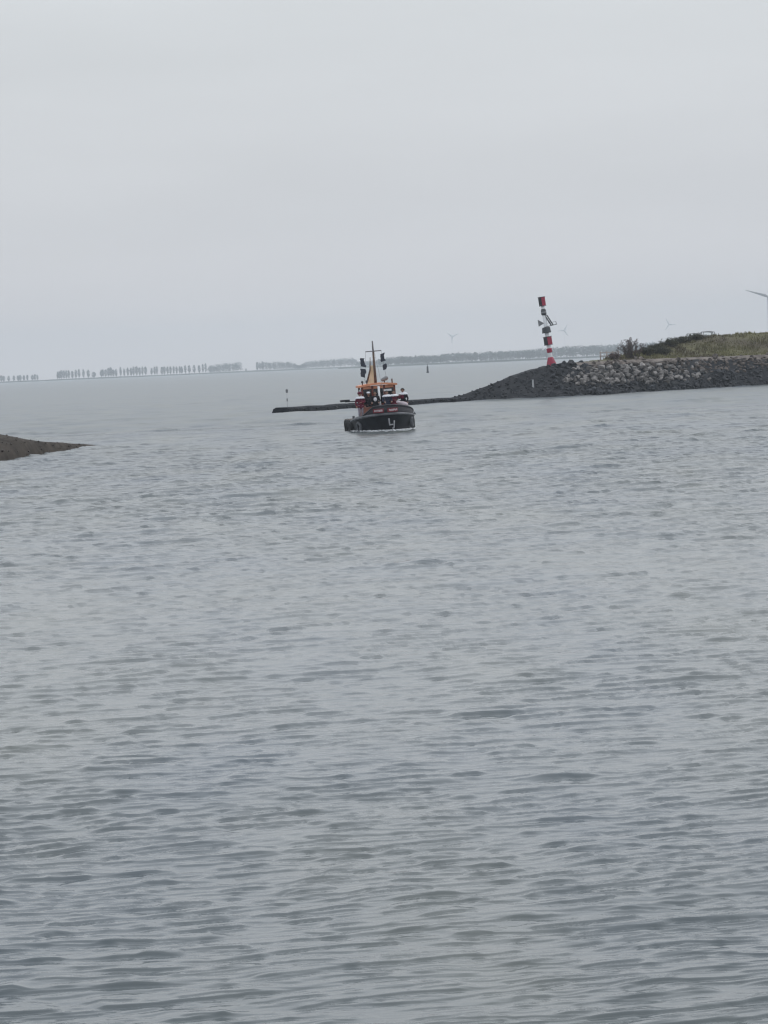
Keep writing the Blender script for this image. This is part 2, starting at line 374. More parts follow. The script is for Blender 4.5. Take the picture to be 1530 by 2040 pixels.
# ------------------------------------------------------------ dike and mole on the right
SHORE = [(6.5, 352.5), (7.85, 353.2), (12, 354.2), (16.1, 356), (20, 358.5), (24.75, 363), (31, 371.5), (37.9, 380), (45.7, 384.5), (60, 391), (90, 402)]
BERM = [(6.5, 0.35), (7.85, 0.55), (9.2, 0.75), (10.5, 1.15), (12.5, 1.75), (14.6, 2.4), (17, 3.0), (19, 3.4), (21, 3.62), (27, 3.75), (50, 3.55), (90, 3.6)]
CREST = [(6, 0), (26, 0), (29, 0.25), (32, 0.9), (33.7, 1.2), (36.6, 1.72), (39.5, 2.2), (40.8, 2.35), (42.2, 2.5), (45.5, 2.62), (50, 2.65), (90, 2.9)]
WIDTH = [(6.5, 1.5), (10, 2.5), (15, 6), (22, 14), (28, 20), (90, 24)]
def dike_h(x, v):
    """height of the dike at x, v metres inland from the waterline"""
    hb = lerp_tab(BERM, x); wr = hb*2.4; wd = lerp_tab(WIDTH, x); cr = lerp_tab(CREST, x)
    if v < wr: z = hb*v/max(wr, .01)
    elif v < wr+wd: z = hb
    else: z = hb-(v-wr-wd)/2.6
    v2 = v-wr-4.0
    if cr > 0 and v2 > 0:
        top = 10.0
        if v2 < top: q = v2/top; z = max(z, hb+cr*(q*q*(3-2*q)))
        elif v2 < top+3: z = max(z, hb+cr)
        elif v2 < top+8: z = max(z, hb+cr-0.72*min(cr/2.5, 1)*(v2-top-3)/5)
        elif v2 < top+18: z = max(z, hb+cr-0.72*min(cr/2.5, 1))
        else: z = max(z, hb+cr-0.72*min(cr/2.5, 1)-(v2-top-18)/2.6) if z > -0.5 else z
    return z
def dike_pt(x, v): return (x, lerp_tab(SHORE, x)+v, dike_h(x, v))
def make_dike():
    xs = np.concatenate([np.arange(6.5, 55, 0.3), np.arange(55, 90, 1.5)])
    vs = np.concatenate([[-3, -1.5, -0.6], np.arange(0, 30, 0.45), np.arange(30, 66, 1.2)])
    V = []; cls = []
    for x in xs:
        hb = lerp_tab(BERM, x); wr = hb*2.4; ys = lerp_tab(SHORE, x)
        for v in vs:
            z = dike_h(x, v) if v >= 0 else v*0.45
            nz = float(fbm(x*0.9, v*0.9, 3))-0.5
            z += nz*(0.35 if v < wr else (0.10 if v < wr+4 else 0.28))
            V.append((x, ys+v, max(z, -1.4)))
    nv = len(vs); Fc = []; mi = []
    for i in range(len(xs)-1):
        hb = lerp_tab(BERM, xs[i]); wr = hb*2.4; cr = lerp_tab(CREST, xs[i])
        for j in range(nv-1):
            Fc.append((i*nv+j, (i+1)*nv+j, (i+1)*nv+j+1, i*nv+j+1))
            v = (vs[j]+vs[j+1])/2
            if v < wr*(.91 if xs[i] > 22 else 1)-.1 or xs[i] < 21: mi.append(0)
            elif v < wr+3.6: mi.append(1)
            elif 10+wr+4+8 < v < 10+wr+4+17 and cr > 1: mi.append(1)
            else: mi.append(2)
    me = bpy.data.meshes.new('dike'); me.from_pydata(V, [], Fc); me.update()
    for k in ('bed', 'path', 'turf'): me.materials.append(M[k])
    me.polygons.foreach_set('material_index', mi); me.polygons.foreach_set('use_smooth', [True]*len(mi)); me.update()
    o = tag(link('dike', me, None), kind='structure')
    # armour stones
    big = []; rest = {'stone_pale': [], 'stone_dark': [], 'stone_brown': []}
    rg = random.Random(5); x = 8.3
    cand = []
    while x < 62:
        hb = lerp_tab(BERM, x); wr = hb*2.4; v = -0.3
        while v < wr+0.5:
            xx = x+rg.uniform(-.3, .3); vv = v+rg.uniform(-.25, .25); z = dike_h(xx, max(vv, 0)) if vv > 0 else vv*.45
            zone = z/max(hb, .1)
            rub = math.exp(-((xx-29)/8.5)**2)               # heap of loose pale boulders
            s = rg.choice((0.35, .45, .5, .6, .75))*rg.uniform(.85, 1.15)*(1+0.5*rub)*(0.62 if xx < 19 else 1)
            if zone > 0.91 and xx > 22 and rg.random() < 0.7: v += 0.62; continue
            if 19.5+zone*2 < xx < 39 and 0.20+0.1*rg.random() < zone < 0.80 and rg.random() < 0.25+0.75*rub: kind = 'stone_pale'
            elif zone > 0.52+rg.uniform(-.07, .07) and xx > 24: kind = 'stone_brown'
            else: kind = 'stone_dark'
            cand.append((s*(1.4 if kind == 'stone_pale' else 1), kind, (xx, lerp_tab(SHORE, xx)+vv, z+0.06*s+(.12 if kind == 'stone_pale' else 0)), s))
            v += 0.62
        x += 0.62
    inview = sorted([c for c in cand if c[2][0] < 50], key=lambda c: -c[0])
    for c in inview[:290]: put_stone(c[1], c[2], c[3], o)
    for c in inview[290:]+[c for c in cand if c[2][0] >= 50]: rest[c[1]].append((c[2], c[3]))
    for k, it in rest.items():
        if it: bake_stones(it, 'small_stones', k, o)
    return o
dike = make_dike()

# dry grass on the dike
def make_grass():
    mb = MB(); rg = random.Random(9)
    for i in range(15000):
        x = rg.uniform(27, 62); v = lerp_tab(BERM, x)*2.4+3.6+rg.random()*15
        if lerp_tab(CREST, x) < 0.1: continue
        p = Vector(dike_pt(x, v)); h = rg.uniform(.12, .34)*(1.6 if float(fbm(x*.5, v*.5, 2)) > .55 else 1); a = rg.uniform(0, 6.28); wd = rg.uniform(.05, .12)
        u = Vector((math.cos(a), math.sin(a), 0))*wd; ln = Vector((rg.gauss(0, .08), rg.gauss(0, .08), h))
        p.z -= 0.08
        mb.add([p-u, p+u, p+ln], [(0, 1, 2)])
    o = mb.build('grass', 'grass'); return tag(o, 'dry olive grass covering the slope of the dike', 'grass', kind='stuff')
make_grass()

# ------------------------------------------------------------ low breakwater
def make_breakwater():
    a = Vector((-9.9, 327.0, 0)); b = Vector((9.5, 355.5, 0)); d = (b-a); ln = d.length; d.normalize(); nrm = Vector((-d.y, d.x, 0))
    P = []; n = 90
    for i in range(n+1):
        t = i/n; c = a+d*ln*t; h = 0.60-0.06*t+0.06*(float(fbm(t*14, 2.0, 3))-.5)*2
        row = []
        for off, z in ((-1.5, -1.0), (-1.15, -0.05), (-0.95, h*0.75), (-0.55, h), (0.55, h), (0.95, h*.75), (1.15, -.05), (1.5, -1.0)):
            j = 0.12*(float(fbm(t*40+off*3, off*2+z, 2))-.5)
            row.append(c+nrm*(off+j)+Vector((0, 0, z+j*.6)))
        P.append(row)
    mb = MB().grid(P); mb.add(P[0], [tuple(range(8))])
    o = mb.build('breakwater', 'asphalt'); tag(o, kind='structure')
    rg = random.Random(2); items = []
    for i in range(260):
        t = rg.random(); c = a+d*ln*t+nrm*rg.choice((-1.1, -0.9, 0.9, 0.2))*rg.uniform(.8, 1.1)
        items.append(((c.x, c.y, rg.uniform(0.0, 0.42)), rg.uniform(.3, .5)))
    bake_stones(items, 'small_stones', 'stone_dark', o)
make_breakwater()

# ------------------------------------------------------------ spit of mud and stone on the left
def make_spit():
    # ridge height along the spit; tip at right
    xs = np.linspace(-60, -17.9, 150); rows = 40; V = []
    FR = [(-60, 150), (-30, 168), (-20.95, 179.2), (-19.7, 194), (-18.7, 202.7), (-18.3, 208.0), (-17.9, 210.5)]
    HT = [(-60, 2.6), (-30, 2.1), (-22.4, 1.55), (-21.0, 1.12), (-20.2, .72), (-19.6, .50), (-18.9, .30), (-18.45, .17), (-18.2, .03), (-17.9, -.25)]
    for x in xs:
        yf = lerp_tab(FR, x); h = lerp_tab(HT, x); wd = np.interp(x, [-60, -21, -18, -17.9], [40, 20, 5, 2])
        for j in range(rows):
            t = j/(rows-1); q = math.sin(min(t*1.9, 1)*math.pi/2) if t < .55 else math.cos((t-.55)/.45*math.pi/2)
            z = -0.5+(h+0.5)*max(q, 0)**0.9
            z += 0.09*(float(fbm(x*1.3, t*wd*1.1, 4))-.5)
            V.append((x, yf-1.0+t*wd, z))
    Fc = [(i*rows+j, (i+1)*rows+j, (i+1)*rows+j+1, i*rows+j+1) for i in range(len(xs)-1) for j in range(rows-1)]
    me = bpy.data.meshes.new('spit'); me.from_pydata(V, [], Fc); me.update(); me.polygons.foreach_set('use_smooth', [True]*len(Fc))
    o = tag(link('spit', me, 'mud'), kind='structure')
    rg = random.Random(4); items = []
    V = np.array(V)
    sel = [p for p in V if 0.0 < p[2] < 1.4 and -24 < p[0] < -18.5]
    for p in rg.sample(sel, min(len(sel), 260)): items.append(((p[0]+rg.uniform(-.2, .2), p[1]+rg.uniform(-.3, .3), p[2]-.04), rg.uniform(.08, .2)))
    bake_stones(items, 'small_stones', 'stone_brown', o)
make_spit()

# ------------------------------------------------------------ far shores
def far_strip(name, pts, depth, h):
    P = []
    for x, y in pts:
        hh = h*(0.75+0.5*float(fbm(x/60, 1.0, 3)))
        P.append([(x, y, -0.5), (x, y+6, hh*.6), (x, y+16, hh), (x, y+depth, hh*.9), (x, y+depth+20, -0.5)])
    o = MB().grid(P).build(name, 'farland', smooth=True); return tag(o, kind='structure')
far_strip('far_shore', [(x, 6480+20*math.sin(x/200)) for x in range(-2600, 700, 25)], 120, 2.6)
far_strip('near_far_shore', [(x, 4960+25*math.sin(x/170)) for x in range(-60, 2400, 25)], 400, 2.2).name = 'wooded_shore'

def crown_blob(mb, c, r, n, size, rg, spindle=False):
    for i in range(n):
        t = rg.random(); a = rg.uniform(0, 6.28)
        if spindle:
            z = c[2]+r[2]*(2*t-1); k = max(0.15, math.sin(math.pi*min(max(t*0.9+0.06, 0), 1)))**0.7
            rr = r[0]*k*math.sqrt(rg.random()); p = Vector((c[0]+rr*math.cos(a), c[1]+rr*math.sin(a), z))
        else:
            u = Vector((rg.gauss(0, 1), rg.gauss(0, 1), rg.gauss(0, 1))).normalized()*(rg.random()**0.33)
            p = Vector((c[0]+u.x*r[0], c[1]+u.y*r[1], c[2]+u.z*r[2]))
        s = size*rg.uniform(.6, 1.4); n1 = Vector((rg.gauss(0, 1), rg.gauss(0, 1), rg.gauss(0, 1))).normalized(); n2 = n1.orthogonal().normalized()
        n3 = n1.cross(n2)
        mb.add([p-n2*s, p+n3*s*.8, p+n2*s, p-n3*s*.8], [(0, 1, 2, 3)])

# poplar rows on the far shore
def poplar_meshes():
    res = []
    for k in range(6):
        rg = random.Random(40+k); c = MB(); crown_blob(c, (0, 0, 10.8), (2.3, 2.3, 7.6), 230, 0.8, rg, True)
        t = MB().tube([(0, 0, -0.5), (0.1, 0, 6), (0, 0.1, 15)], [0.42, 0.3, 0.08], 6)
        for j in range(5):
            a = rg.uniform(0, 6.28); z = rg.uniform(3.5, 11); t.tube([(0, 0, z), (1.2*math.cos(a), 1.2*math.sin(a), z+2.6)], [.12, .04], 4)
        res.append((c.mesh('crown'), t.mesh('trunk')))
        res[-1][0].materials.append(M['farleaf']); res[-1][1].materials.append(M['farbark'])
    return res
POP = poplar_meshes()
def poplar(px, h, y=6500, wide=1.0, label='', group=''):
    c, t = random.choice(POP)
    e_ = empty('poplar_tree', (px-752, y+random.uniform(-6, 6), 1.6), (0, 0, random.uniform(0, 6.28)))
    s = h/18.0*random.uniform(.92, 1.12); wide *= random.uniform(1.0, 1.5); e_.scale = (wide, wide, s); tag(e_, label, 'tree', group)
    link('crown', c, None, e_); link('trunk', t, None, e_)
    return e_
g1 = 'poplars at the low end of the far shore'
for px in (2, 8, 18, 27, 36, 41, 47, 54, 64, 69, 75):
    poplar(px, random.uniform(10.5, 13), label='short hazy poplar in the sparse low row before the open gap', group=g1)
g2 = 'poplars in the short dense row'
for px in (115, 119, 123, 128, 132, 137, 144, 152, 158, 166, 176):
    poplar(px, random.uniform(15.5, 17.5), label='hazy poplar in the short dense row after the open gap', group=g2)
b_ = poplar(187, 11, wide=1.6, label='low rounded hazy tree at the end of the short poplar row', group=None); b_.name = 'round_tree'
g3 = 'poplars in the long avenue row'
for px in (202, 206, 211, 216, 221, 226, 231, 240, 248, 255, 261, 266, 272, 278, 284, 290, 302, 308, 313, 323, 328, 334, 340, 346, 352, 358, 362, 369, 377, 387, 397, 404, 410):
    poplar(px, random.uniform(15, 18), label='slim hazy poplar in the long evenly spaced avenue', group=g3)
g4 = 'poplars at the start of the wood'
for px in (513, 518, 523): poplar(px, random.uniform(15.5, 17.5), wide=1.05, label='hazy poplar standing at the edge of the second wood', group=g4)
poplar(490, 5, wide=0.7, label='lone tiny hazy tree in the gap between two woods').name = 'small_tree'

def far_wood(name, label, x0, x1, y0, prof, step, leaf, depth, n=70, kindmat='farleaf'):
    mb = MB(); rg = random.Random(int(x0)); x = x0
    while x < x1:
        for dy in range(depth):
            h = lerp_tab(prof, x)*rg.uniform(.88, 1.06); r = rg.uniform(.8, 1.2)*step*0.95
            crown_blob(mb, (x+rg.uniform(-2, 2), y0+dy*14+rg.uniform(-4, 4), 1.5+h*.56), (r, r, h*.47), n, leaf, rg)
            if dy == 0:
                mb.tube([(x, y0, 0.5), (x, y0, h*.6)], [.3, .15], 4)
        x += step*rg.uniform(.7, 1.2)
    return tag(mb.build(name, kindmat), label, 'wood', kind='stuff')
W_ = lambda px: px-752
far_wood('distant_wood', 'flat-topped hazy wood at the end of the long poplar avenue', W_(417), W_(482), 6500, [(W_(417), 14.5), (W_(440), 18), (W_(482), 19)], 4.2, 0.75, 3)
far_wood('distant_wood', 'hazy wood with a rounded end beside the edge poplars', W_(526), W_(594), 6500, [(W_(526), 17.5), (W_(575), 16.5), (W_(594), 8)], 4.2, 0.75, 3)
far_wood('distant_wood', 'long wavy hazy wood partly hidden behind the boat mast', W_(596), W_(760), 6505, [(W_(596), 8), (W_(612), 15), (W_(660), 17), (W_(700), 19), (W_(707), 18), (W_(712), 10), (W_(760), 11)], 4.2, 0.75, 3)
far_wood('far_forest', 'continuous blue-grey forest along the wooded shore behind the beacon', 5, 760, 4985,
         [(5, 12), (30, 13.5), (90, 13), (105, 15), (180, 14.5), (260, 16), (300, 18), (360, 17.5), (500, 18), (760, 17)], 4.6, 0.85, 4)

# wind turbines
def turbine(x, y, hub, blade, az, label, tower=1.5, group=None, paint='palegrey'):
    r = tag(empty('wind_turbine', (x, y, 0)), label, 'wind turbine', group)
    MB().lathe([(0, tower), (hub*.5, tower*.78), (hub-1, tower*.55)], n=12).build('tower', paint, r, True)
    MB().box((0, 1.5, hub), (2.6, 8, 2.6)).build('nacelle', paint, r)
    MB().ellipsoid((0, -3.4, hub), (1.3, 1.8, 1.3)).build('hub', paint, r, True)
    for k in range(3):
        a = az+k*2*math.pi/3; d = Vector((math.cos(a), 0, math.sin(a))); q = Vector((-math.sin(a), 0, math.cos(a))); P = []
        for t, wd, th in ((0.02, .7, .7), (.12, 1.9, .6), (.3, 1.6, .42), (.6, 1.0, .28), (.85, .6, .16), (1, .15, .06)):
            c = Vector((0, -3.4, hub))+d*blade*t; P.append([c+q*wd*math.cos(u)*.9+Vector((0, th*math.sin(u), 0)) for u in np.linspace(0, 2*math.pi, 9)])
        MB().grid(P).build('blade', 'midgrey' if tower > 1.8 else paint, r, True)
    return r
turbine(505.0, 4200, 69.5, 31, math.atan2(9, -28), 'white wind turbine rising behind the grassy dike crest', 2.0)
for x, h, a, lb in ((160, 56, .4, 'faint distant wind turbine rising between the boat and the beacon'), (397, 58.5, 1.1, 'faint distant wind turbine just beside the beacon tower'), (618, 61.5, 2.0, 'faint distant wind turbine above the bushes on the dike')):
    turbine(x, 6900, h, 15, a, lb, 0.45, None, 'white')

# ------------------------------------------------------------ beacon on the mole
def make_beacon():
    z0 = dike_h(21.1, 20)
    r = tag(empty('harbour_beacon', (19.7, 370.0, 3.5), (0, R(-6.2), R(0))), 'leaning red and white banded beacon with lantern and platform on the mole', 'beacon')
    MB().lathe([(-0.4, .27), (.6, .26), (4, .23), (7.4, .18)], n=16).build('pole', 'white', r, True)
    MB().lathe([(-0.3, .62), (0.0, .60), (.35, .50), (.75, .36), (.95, .30)], n=16).build('red_cone', 'red', r, True)
    MB().lathe([(1.45, .25), (1.52, .31), (1.9, .31), (1.97, .25)], n=16).build('red_band', 'red', r)
    rot = Matrix.Rotation(R(38), 3, 'Z')
    def dark_faced_box(zc, hh, wd, nm):
        b = MB().box((0, 0, zc), (wd, wd, hh), rot).build(nm, 'red', r)
        q = rot @ Vector((-1, 0, 0))
        MB().box(Vector((0, 0, zc))+q*(wd/2+.012), (.02, wd*.96, hh*.96), rot).build('dark_face', 'black', b)  # thin black slab makes the left face of the red box dark
        MB().box((0, 0, zc+hh/2+.03), (wd*1.12, wd*1.12, .05), rot).build('rim', 'darkgrey', b)
        MB().box((0, 0, zc-hh/2-.03), (wd*1.12, wd*1.12, .05), rot).build('rim', 'darkgrey', b)
    dark_faced_box(2.82, .88, .66, 'red_box'); dark_faced_box(7.32, .95, .54, 'top_mark')
    MB().lathe([(3.72, .5), (3.78, .52), (4.3, .46), (4.36, .4)], n=16).build('lower_drum', 'darkgrey', r)
    p = MB().box((.55, 0, 4.46), (1.5, .7, .07), Matrix.Rotation(R(-6), 3, 'Y')).build('platform', 'darkgrey', r)
    m = MB()
    for x, y in ((1.22, -.32), (1.22, .32)): m.tube([(x, y, 4.5), (x, y, 4.85)], .018, 5)
    m.tube([(.2, -.33, 4.8), (1.22, -.32, 4.85), (1.22, .32, 4.85), (.2, .33, 4.8)], .018, 5)
    m.build('railing', 'darkgrey', p)
    # triangular grey board facing the fairway
    m = MB(); m.add([(-.80, -.12, 4.55), (-.80, -.12, 5.35), (-.12, -.12, 4.85), (-.80, -.06, 4.55), (-.80, -.06, 5.35), (-.12, -.06, 4.85)], [(0, 1, 2), (5, 4, 3), (0, 3, 4, 1), (1, 4, 5, 2), (2, 5, 3, 0)])
    m.build('triangle_board', 'midgrey', r)
    m = MB()
    m.tube([(.62, -.1, 4.5), (.05, -.1, 5.75)], .07, 6); m.tube([(.85, -.1, 4.5), (.28, -.1, 5.75)], .07, 6)
    m.build('stair_stringer', 'darkgrey', r)
    for i in range(7):
        t = i/6; MB().box((.735-.57*t, -.1, 4.55+1.15*t), (.26, .22, .05)).build('tread', 'darkgrey', r)
    ln = MB().lathe([(5.75, .24), (5.85, .30), (6.25, .30), (6.45, .24), (6.58, .06)], n=14).build('lantern', 'darkgrey', r, True)
    MB().lathe([(5.95, .31), (6.15, .31)], n=14).build('lens', 'midgrey', ln, True)
make_beacon()

# ------------------------------------------------------------ boat
BOAT_M = Matrix.Translation((-0.02, 221.3, 0.0)) @ Matrix.Rotation(R(4.3), 4, 'Z') @ Matrix.Rotation(R(-2.2), 4, 'Y')
TP = 6.8                       # distance of the boat's origin aft of the stem
def bl(x, t, z): return Vector((x, t-TP, z))
def bw(x, t, z): return BOAT_M @ bl(x, t, z)
boat = tag(empty('work_boat'), 'black workboat with orange wheelhouse and mast coming in past the breakwater', 'boat')
boat.matrix_world = BOAT_M
Z_S = 1.25; TB = 4.2; LEN = 13.0
def sheer(t): return 0.80+0.42*max(0.0, 1-t/5.0)**1.4
def halfb(z): return 2.18*(0.84+0.16*min(max(z, -.6)/Z_S, 1.2))
def hull_t(x, z):              # distance aft of the stem at half-breadth x, height z
    q = min(abs(x)/halfb(z), 0.9999); return 0.55*(1-z/Z_S)+TB*(1-(1-q**2)**(1/2.2))
def hull_outline(n=28):        # normalised outline, starboard quarter -> stem -> port quarter
    pts = []
    for i in range(-n, n+1): pts.append(math.sin(i/n*math.pi/2))
    return pts
def hull_grid(dz0, dz1, levels, inset=0.0, follow=True):
    P = []
    for j in range(levels+1):
        row = []
        for s_ in [-1.001]+hull_outline()+[1.001]:
            if abs(s_) > 1: t = LEN; q = 1
            else: q = abs(s_); t = TB*(1-(1-min(q, .9999)**2)**(1/2.2))
            sh = sheer(t); k = j/levels
            z = -0.6+(sh+0.6+dz0)*k if follow else sh+dz0+(dz1-dz0)*k
            xx = math.copysign(1, s_)*q*(halfb(z)-inset)*(0.9 if abs(s_) > 1 else 1)
            row.append(bl(xx, t+0.55*(1-z/Z_S)*(1 if abs(s_) <= 1 else 0)+inset*(1-q), z))
        P.append(row)
    return P
hg = hull_grid(0, 0, 7)
m = MB().grid(hg); m.add([r_[0] for r_ in hg]+[r_[-1] for r_ in hg[::-1]], [tuple(range(16))])
hull = m.build('hull', 'hull', boat, True)
rimpts = hg[-1][1:-1]
MB().tube(rimpts, 0.085, 8).build('rubbing_strake', 'strake', hull, True)
def bulwark_h(t, s_):        # high round the stem, cut down where passengers board
    h = 0.10+0.46*max(0, 1-t/3.8)**0.55 if t < 3.8 else 0.10
    return 0.08+(h-0.08)*min(max((s_+0.72)/0.34, 0), 1)
P = [[], [], [], []]
for s_ in hull_outline():
    q = abs(s_); t = TB*(1-(1-min(q, .9999)**2)**(1/2.2)); z = sheer(t)
    for k, (ins, f) in enumerate(((.05, 0.02), (.05, 1), (.13, 1), (.13, 0.02))):
        zz = z+bulwark_h(t, s_)*f; P[k].append(bl(math.copysign(1, s_)*q*(halfb(zz)-ins), t+0.55*(1-zz/Z_S)+ins*(1-q), zz))
bul = MB().grid(P).build('bulwark', 'bulwark', boat, True)
MB().tube([(Vector(a)+Vector(b))/2 for a, b in zip(P[1], P[2])], .055, 6).build('cap_rail', 'bulwark', bul, True)
dk = [bl(math.copysign(1, s_)*abs(s_)*(2.05), TB*(1-(1-min(abs(s_), .9999)**2)**(1/2.2))+.35, .86) for s_ in hull_outline()]
dk += [bl(1.95, LEN-.1, .86), bl(-1.95, LEN-.1, .86)]
m = MB(); nD = len(dk); m.add(dk+[p-Vector((0, 0, .08)) for p in dk], [tuple(range(nD)), tuple(range(2*nD-1, nD-1, -1))]+[(i, (i+1) % nD, nD+(i+1) % nD, nD+i) for i in range(nD)])
m.build('deck', 'deck', boat)
# tyre fenders hung along the hull
def fender(x, z, rr, mt):
    s = math.copysign(1, x); t = hull_t(x, z); e_ = 0.02
    t2 = hull_t(x-s*e_, z); nrm = Vector((s*(t-t2), -e_, 0)).normalized() if abs(x) < halfb(z)*.985 else Vector((s, 0, 0))
    c = bl(x, t, z)+nrm*0.10; up = Vector((0, 0, 1)); u = nrm.cross(up)
    ring = [c+(u*math.cos(a)+up*math.sin(a))*rr for a in np.linspace(0, 2*math.pi, 21)[:-1]]
    f = MB().tube(ring, 0.12, 8, closed=True).build('tyre_fender', mt, boat, True)
    MB().tube([c+up*(rr-.05), c+up*(rr+.35)-nrm*.1], .02, 5).build('rope', 'strake', f)
for x, z, rr, mt in ((-1.62, .42, .30, 'tyre_grey'), (1.72, .50, .28, 'tyre_grey')): fender(x, z, rr, mt)
for s in (-1, 1):
    for t, z in ((4.6, .42), (6.2, .45), (8.0, .45), (9.8, .45)):
        x = s*halfb(z); c = bl(x+s*.12, t, z)
        f = MB().tube([c+Vector((0, .32*math.cos(a), .32*math.sin(a))) for a in np.linspace(0, 2*math.pi, 19)[:-1]], .13, 8, closed=True).build('tyre_fender', 'rubber', boat, True)
        MB().tube([c+Vector((0, 0, .3)), c+Vector((-s*.12, 0, .5))], .02, 5).build('rope', 'strake', f)
    MB().box(bl(s*1.9, 4.2, 1.0), (.15, .15, .34)).build('bollard', 'tyre_grey', boat)
# registration letters on the bow
def hull_text(ch, x0, z0, size, tilt, name):
    cu = bpy.data.curves.new('t', 'FONT'); cu.body = ch; cu.size = size; cu.offset = 0.012; cu.resolution_u = 4
    to = bpy.data.objects.new('t', cu); COL.objects.link(to); dg = bpy.context.evaluated_depsgraph_get()
    me = bpy.data.meshes.new_from_object(to.evaluated_get(dg)); bpy.data.objects.remove(to)
    bm = bmesh.new(); bm.from_mesh(me)
    bmesh.ops.subdivide_edges(bm, edges=bm.edges, cuts=1)
    for v in bm.verts:
        x = v.co.x*math.cos(tilt)-v.co.y*math.sin(tilt)+x0; z = v.co.x*math.sin(tilt)+v.co.y*math.cos(tilt)+z0
        v.co = bl(x, hull_t(x, z)-.05, z)
    ext = bmesh.ops.extrude_face_region(bm, geom=bm.faces[:]); bmesh.ops.translate(bm, verts=[g for g in ext['geom'] if isinstance(g, bmesh.types.BMVert)], vec=(0, .035, 0))
    bmesh.ops.recalc_face_normals(bm, faces=bm.faces); bm.to_mesh(me); bm.free(); me.materials.clear()
    return link(name, me, 'lettering', hull)
hull_text('L', 0.10, 0.44, 0.66, R(4), 'letter'); hull_text('J', 0.40, 0.34, 0.58, R(-4), 'letter')
# name boards on the bow bulwark (lettering too blurred to read)
for x in (-.52, .42):
    z = 1.46; yy = hull_t(x, 1.3); e_ = .15; ang = math.atan2(hull_t(x+e_, 1.3)-hull_t(x-e_, 1.3), 2*e_)
    rt = Matrix.Rotation(ang, 3, 'Z'); c = bl(x, yy-.12, z)
    b = MB().box(c, (.74, .05, .27), rt).build('name_board', 'boardred', bul)
    rg = random.Random(3 if x < 0 else 8); m = MB(); xx = -.27
    while xx < .26:
        wd = rg.uniform(.05, .09); m.box(c+rt @ Vector((xx+wd/2, -.032, rg.uniform(-.015, .015))), (wd, .012, rg.uniform(.10, .15)), rt); xx += wd+.018
    m.build('lettering', 'boardtext', b)
# wheelhouse
WT0, WT1, WH = 5.4, 8.4, 1.16
wh = MB()
wh.box(bl(0, (WT0+WT1)/2, 1.36), (2*WH, WT1-WT0, 1.0)); wheel = wh.build('wheelhouse', 'orange', boat)
for x in (-WH+.07, -.40, .40, WH-.07):
    for t in (WT0+.07, WT1-.07): MB().box(bl(x, t, 2.46), (.13, .13, 1.22)).build('window_post', 'orange', wheel)
MB().box(bl(0, WT0+.07, 2.98), (2*WH, .12, .20)).build('front_header', 'orange_roof', wheel)
for x0, x1 in ((-WH+.14, -.47), (-.33, .33), (.47, WH-.14)):
    for t in (WT0+.08, WT1-.08): MB().box(bl((x0+x1)/2, t, 2.37), (x1-x0-.004, .03, 1.0)).build('window', 'glass', wheel)
for s in (-1, 1):
    MB().box(bl(s*(WH-.05), (WT0+WT1)/2, 2.37), (.04, WT1-WT0-.3, 1.0)).build('side_window', 'glass', wheel)
roof = MB()
P = []
for t in np.linspace(WT0-.22, WT1+.2, 7):
    row = []
    for x in np.linspace(-WH-.13, WH+.13, 11): row.append(bl(x, t, 3.10+.12*(1-(x/(WH+.13))**2)+.03))
    P.append(row)
roof.grid(P); top = P
low = [[Vector(p)-Vector((0, 0, .13)) for p in r_] for r_ in P]
roof.grid(low)
for a, b in (([r_[0] for r_ in P], [r_[0] for r_ in low]), ([r_[-1] for r_ in P], [r_[-1] for r_ in low]), (P[0], low[0]), (P[-1], low[-1])): roof.grid([a, b])
roof = roof.build('roof', 'orange_roof', wheel)
MB().box(bl(.62, WT0-.03, 2.72), (.52, .05, .13)).build('white_strip', 'white', wheel)  # plain white strip across the upper part of the right-hand front window
MB().tube([bl(.02, WT0-.35, .86), bl(.0, WT0-.35, 3.02)], .075, 8).build('white_post', 'white', boat, True)
MB().box(bl(-.85, 3.6, 1.28), (.80, .9, .84), taper=.9).build('deck_locker', 'locker', boat)
MB().box(bl(-.18, 3.0, 1.30), (.55, .5, .62), taper=.85).build('winch_housing', 'boardred', boat)
MB().box(bl(-2.3, 5.6, 2.22), (.62, .9, .13)).build('side_board', 'black', boat)
MB().tube([bl(-1.2, 5.7, 2.12), bl(-2.3, 5.6, 2.15)], .04, 6).build('side_board_bracket', 'darkgrey', boat)
# lamps and gear on the roof
for x, h in ((-1.02, .28), (-.72, .30)):
    MB().lathe([(0, .035), (h*.55, .035), (h*.56, .08), (h, .08), (h+.03, .03)], bl(x, WT0+.3, 3.15)).build('deck_lamp', 'darkgrey', roof, True)
MB().tube([bl(1.0, WT0+.4, 3.1), bl(1.0, WT0+.4, 3.45)], .05, 6).build('aerial_stub', 'brown', roof)
sl = MB().capsule(bl(.38, WT0+.5, 3.42), bl(.62, WT0+.5, 3.52), .12, .15).build('searchlight', 'midgrey', roof, True)
MB().tube([bl(.5, WT0+.5, 3.2), bl(.5, WT0+.5, 3.42)], .04, 6).build('searchlight_stand', 'darkgrey', sl)
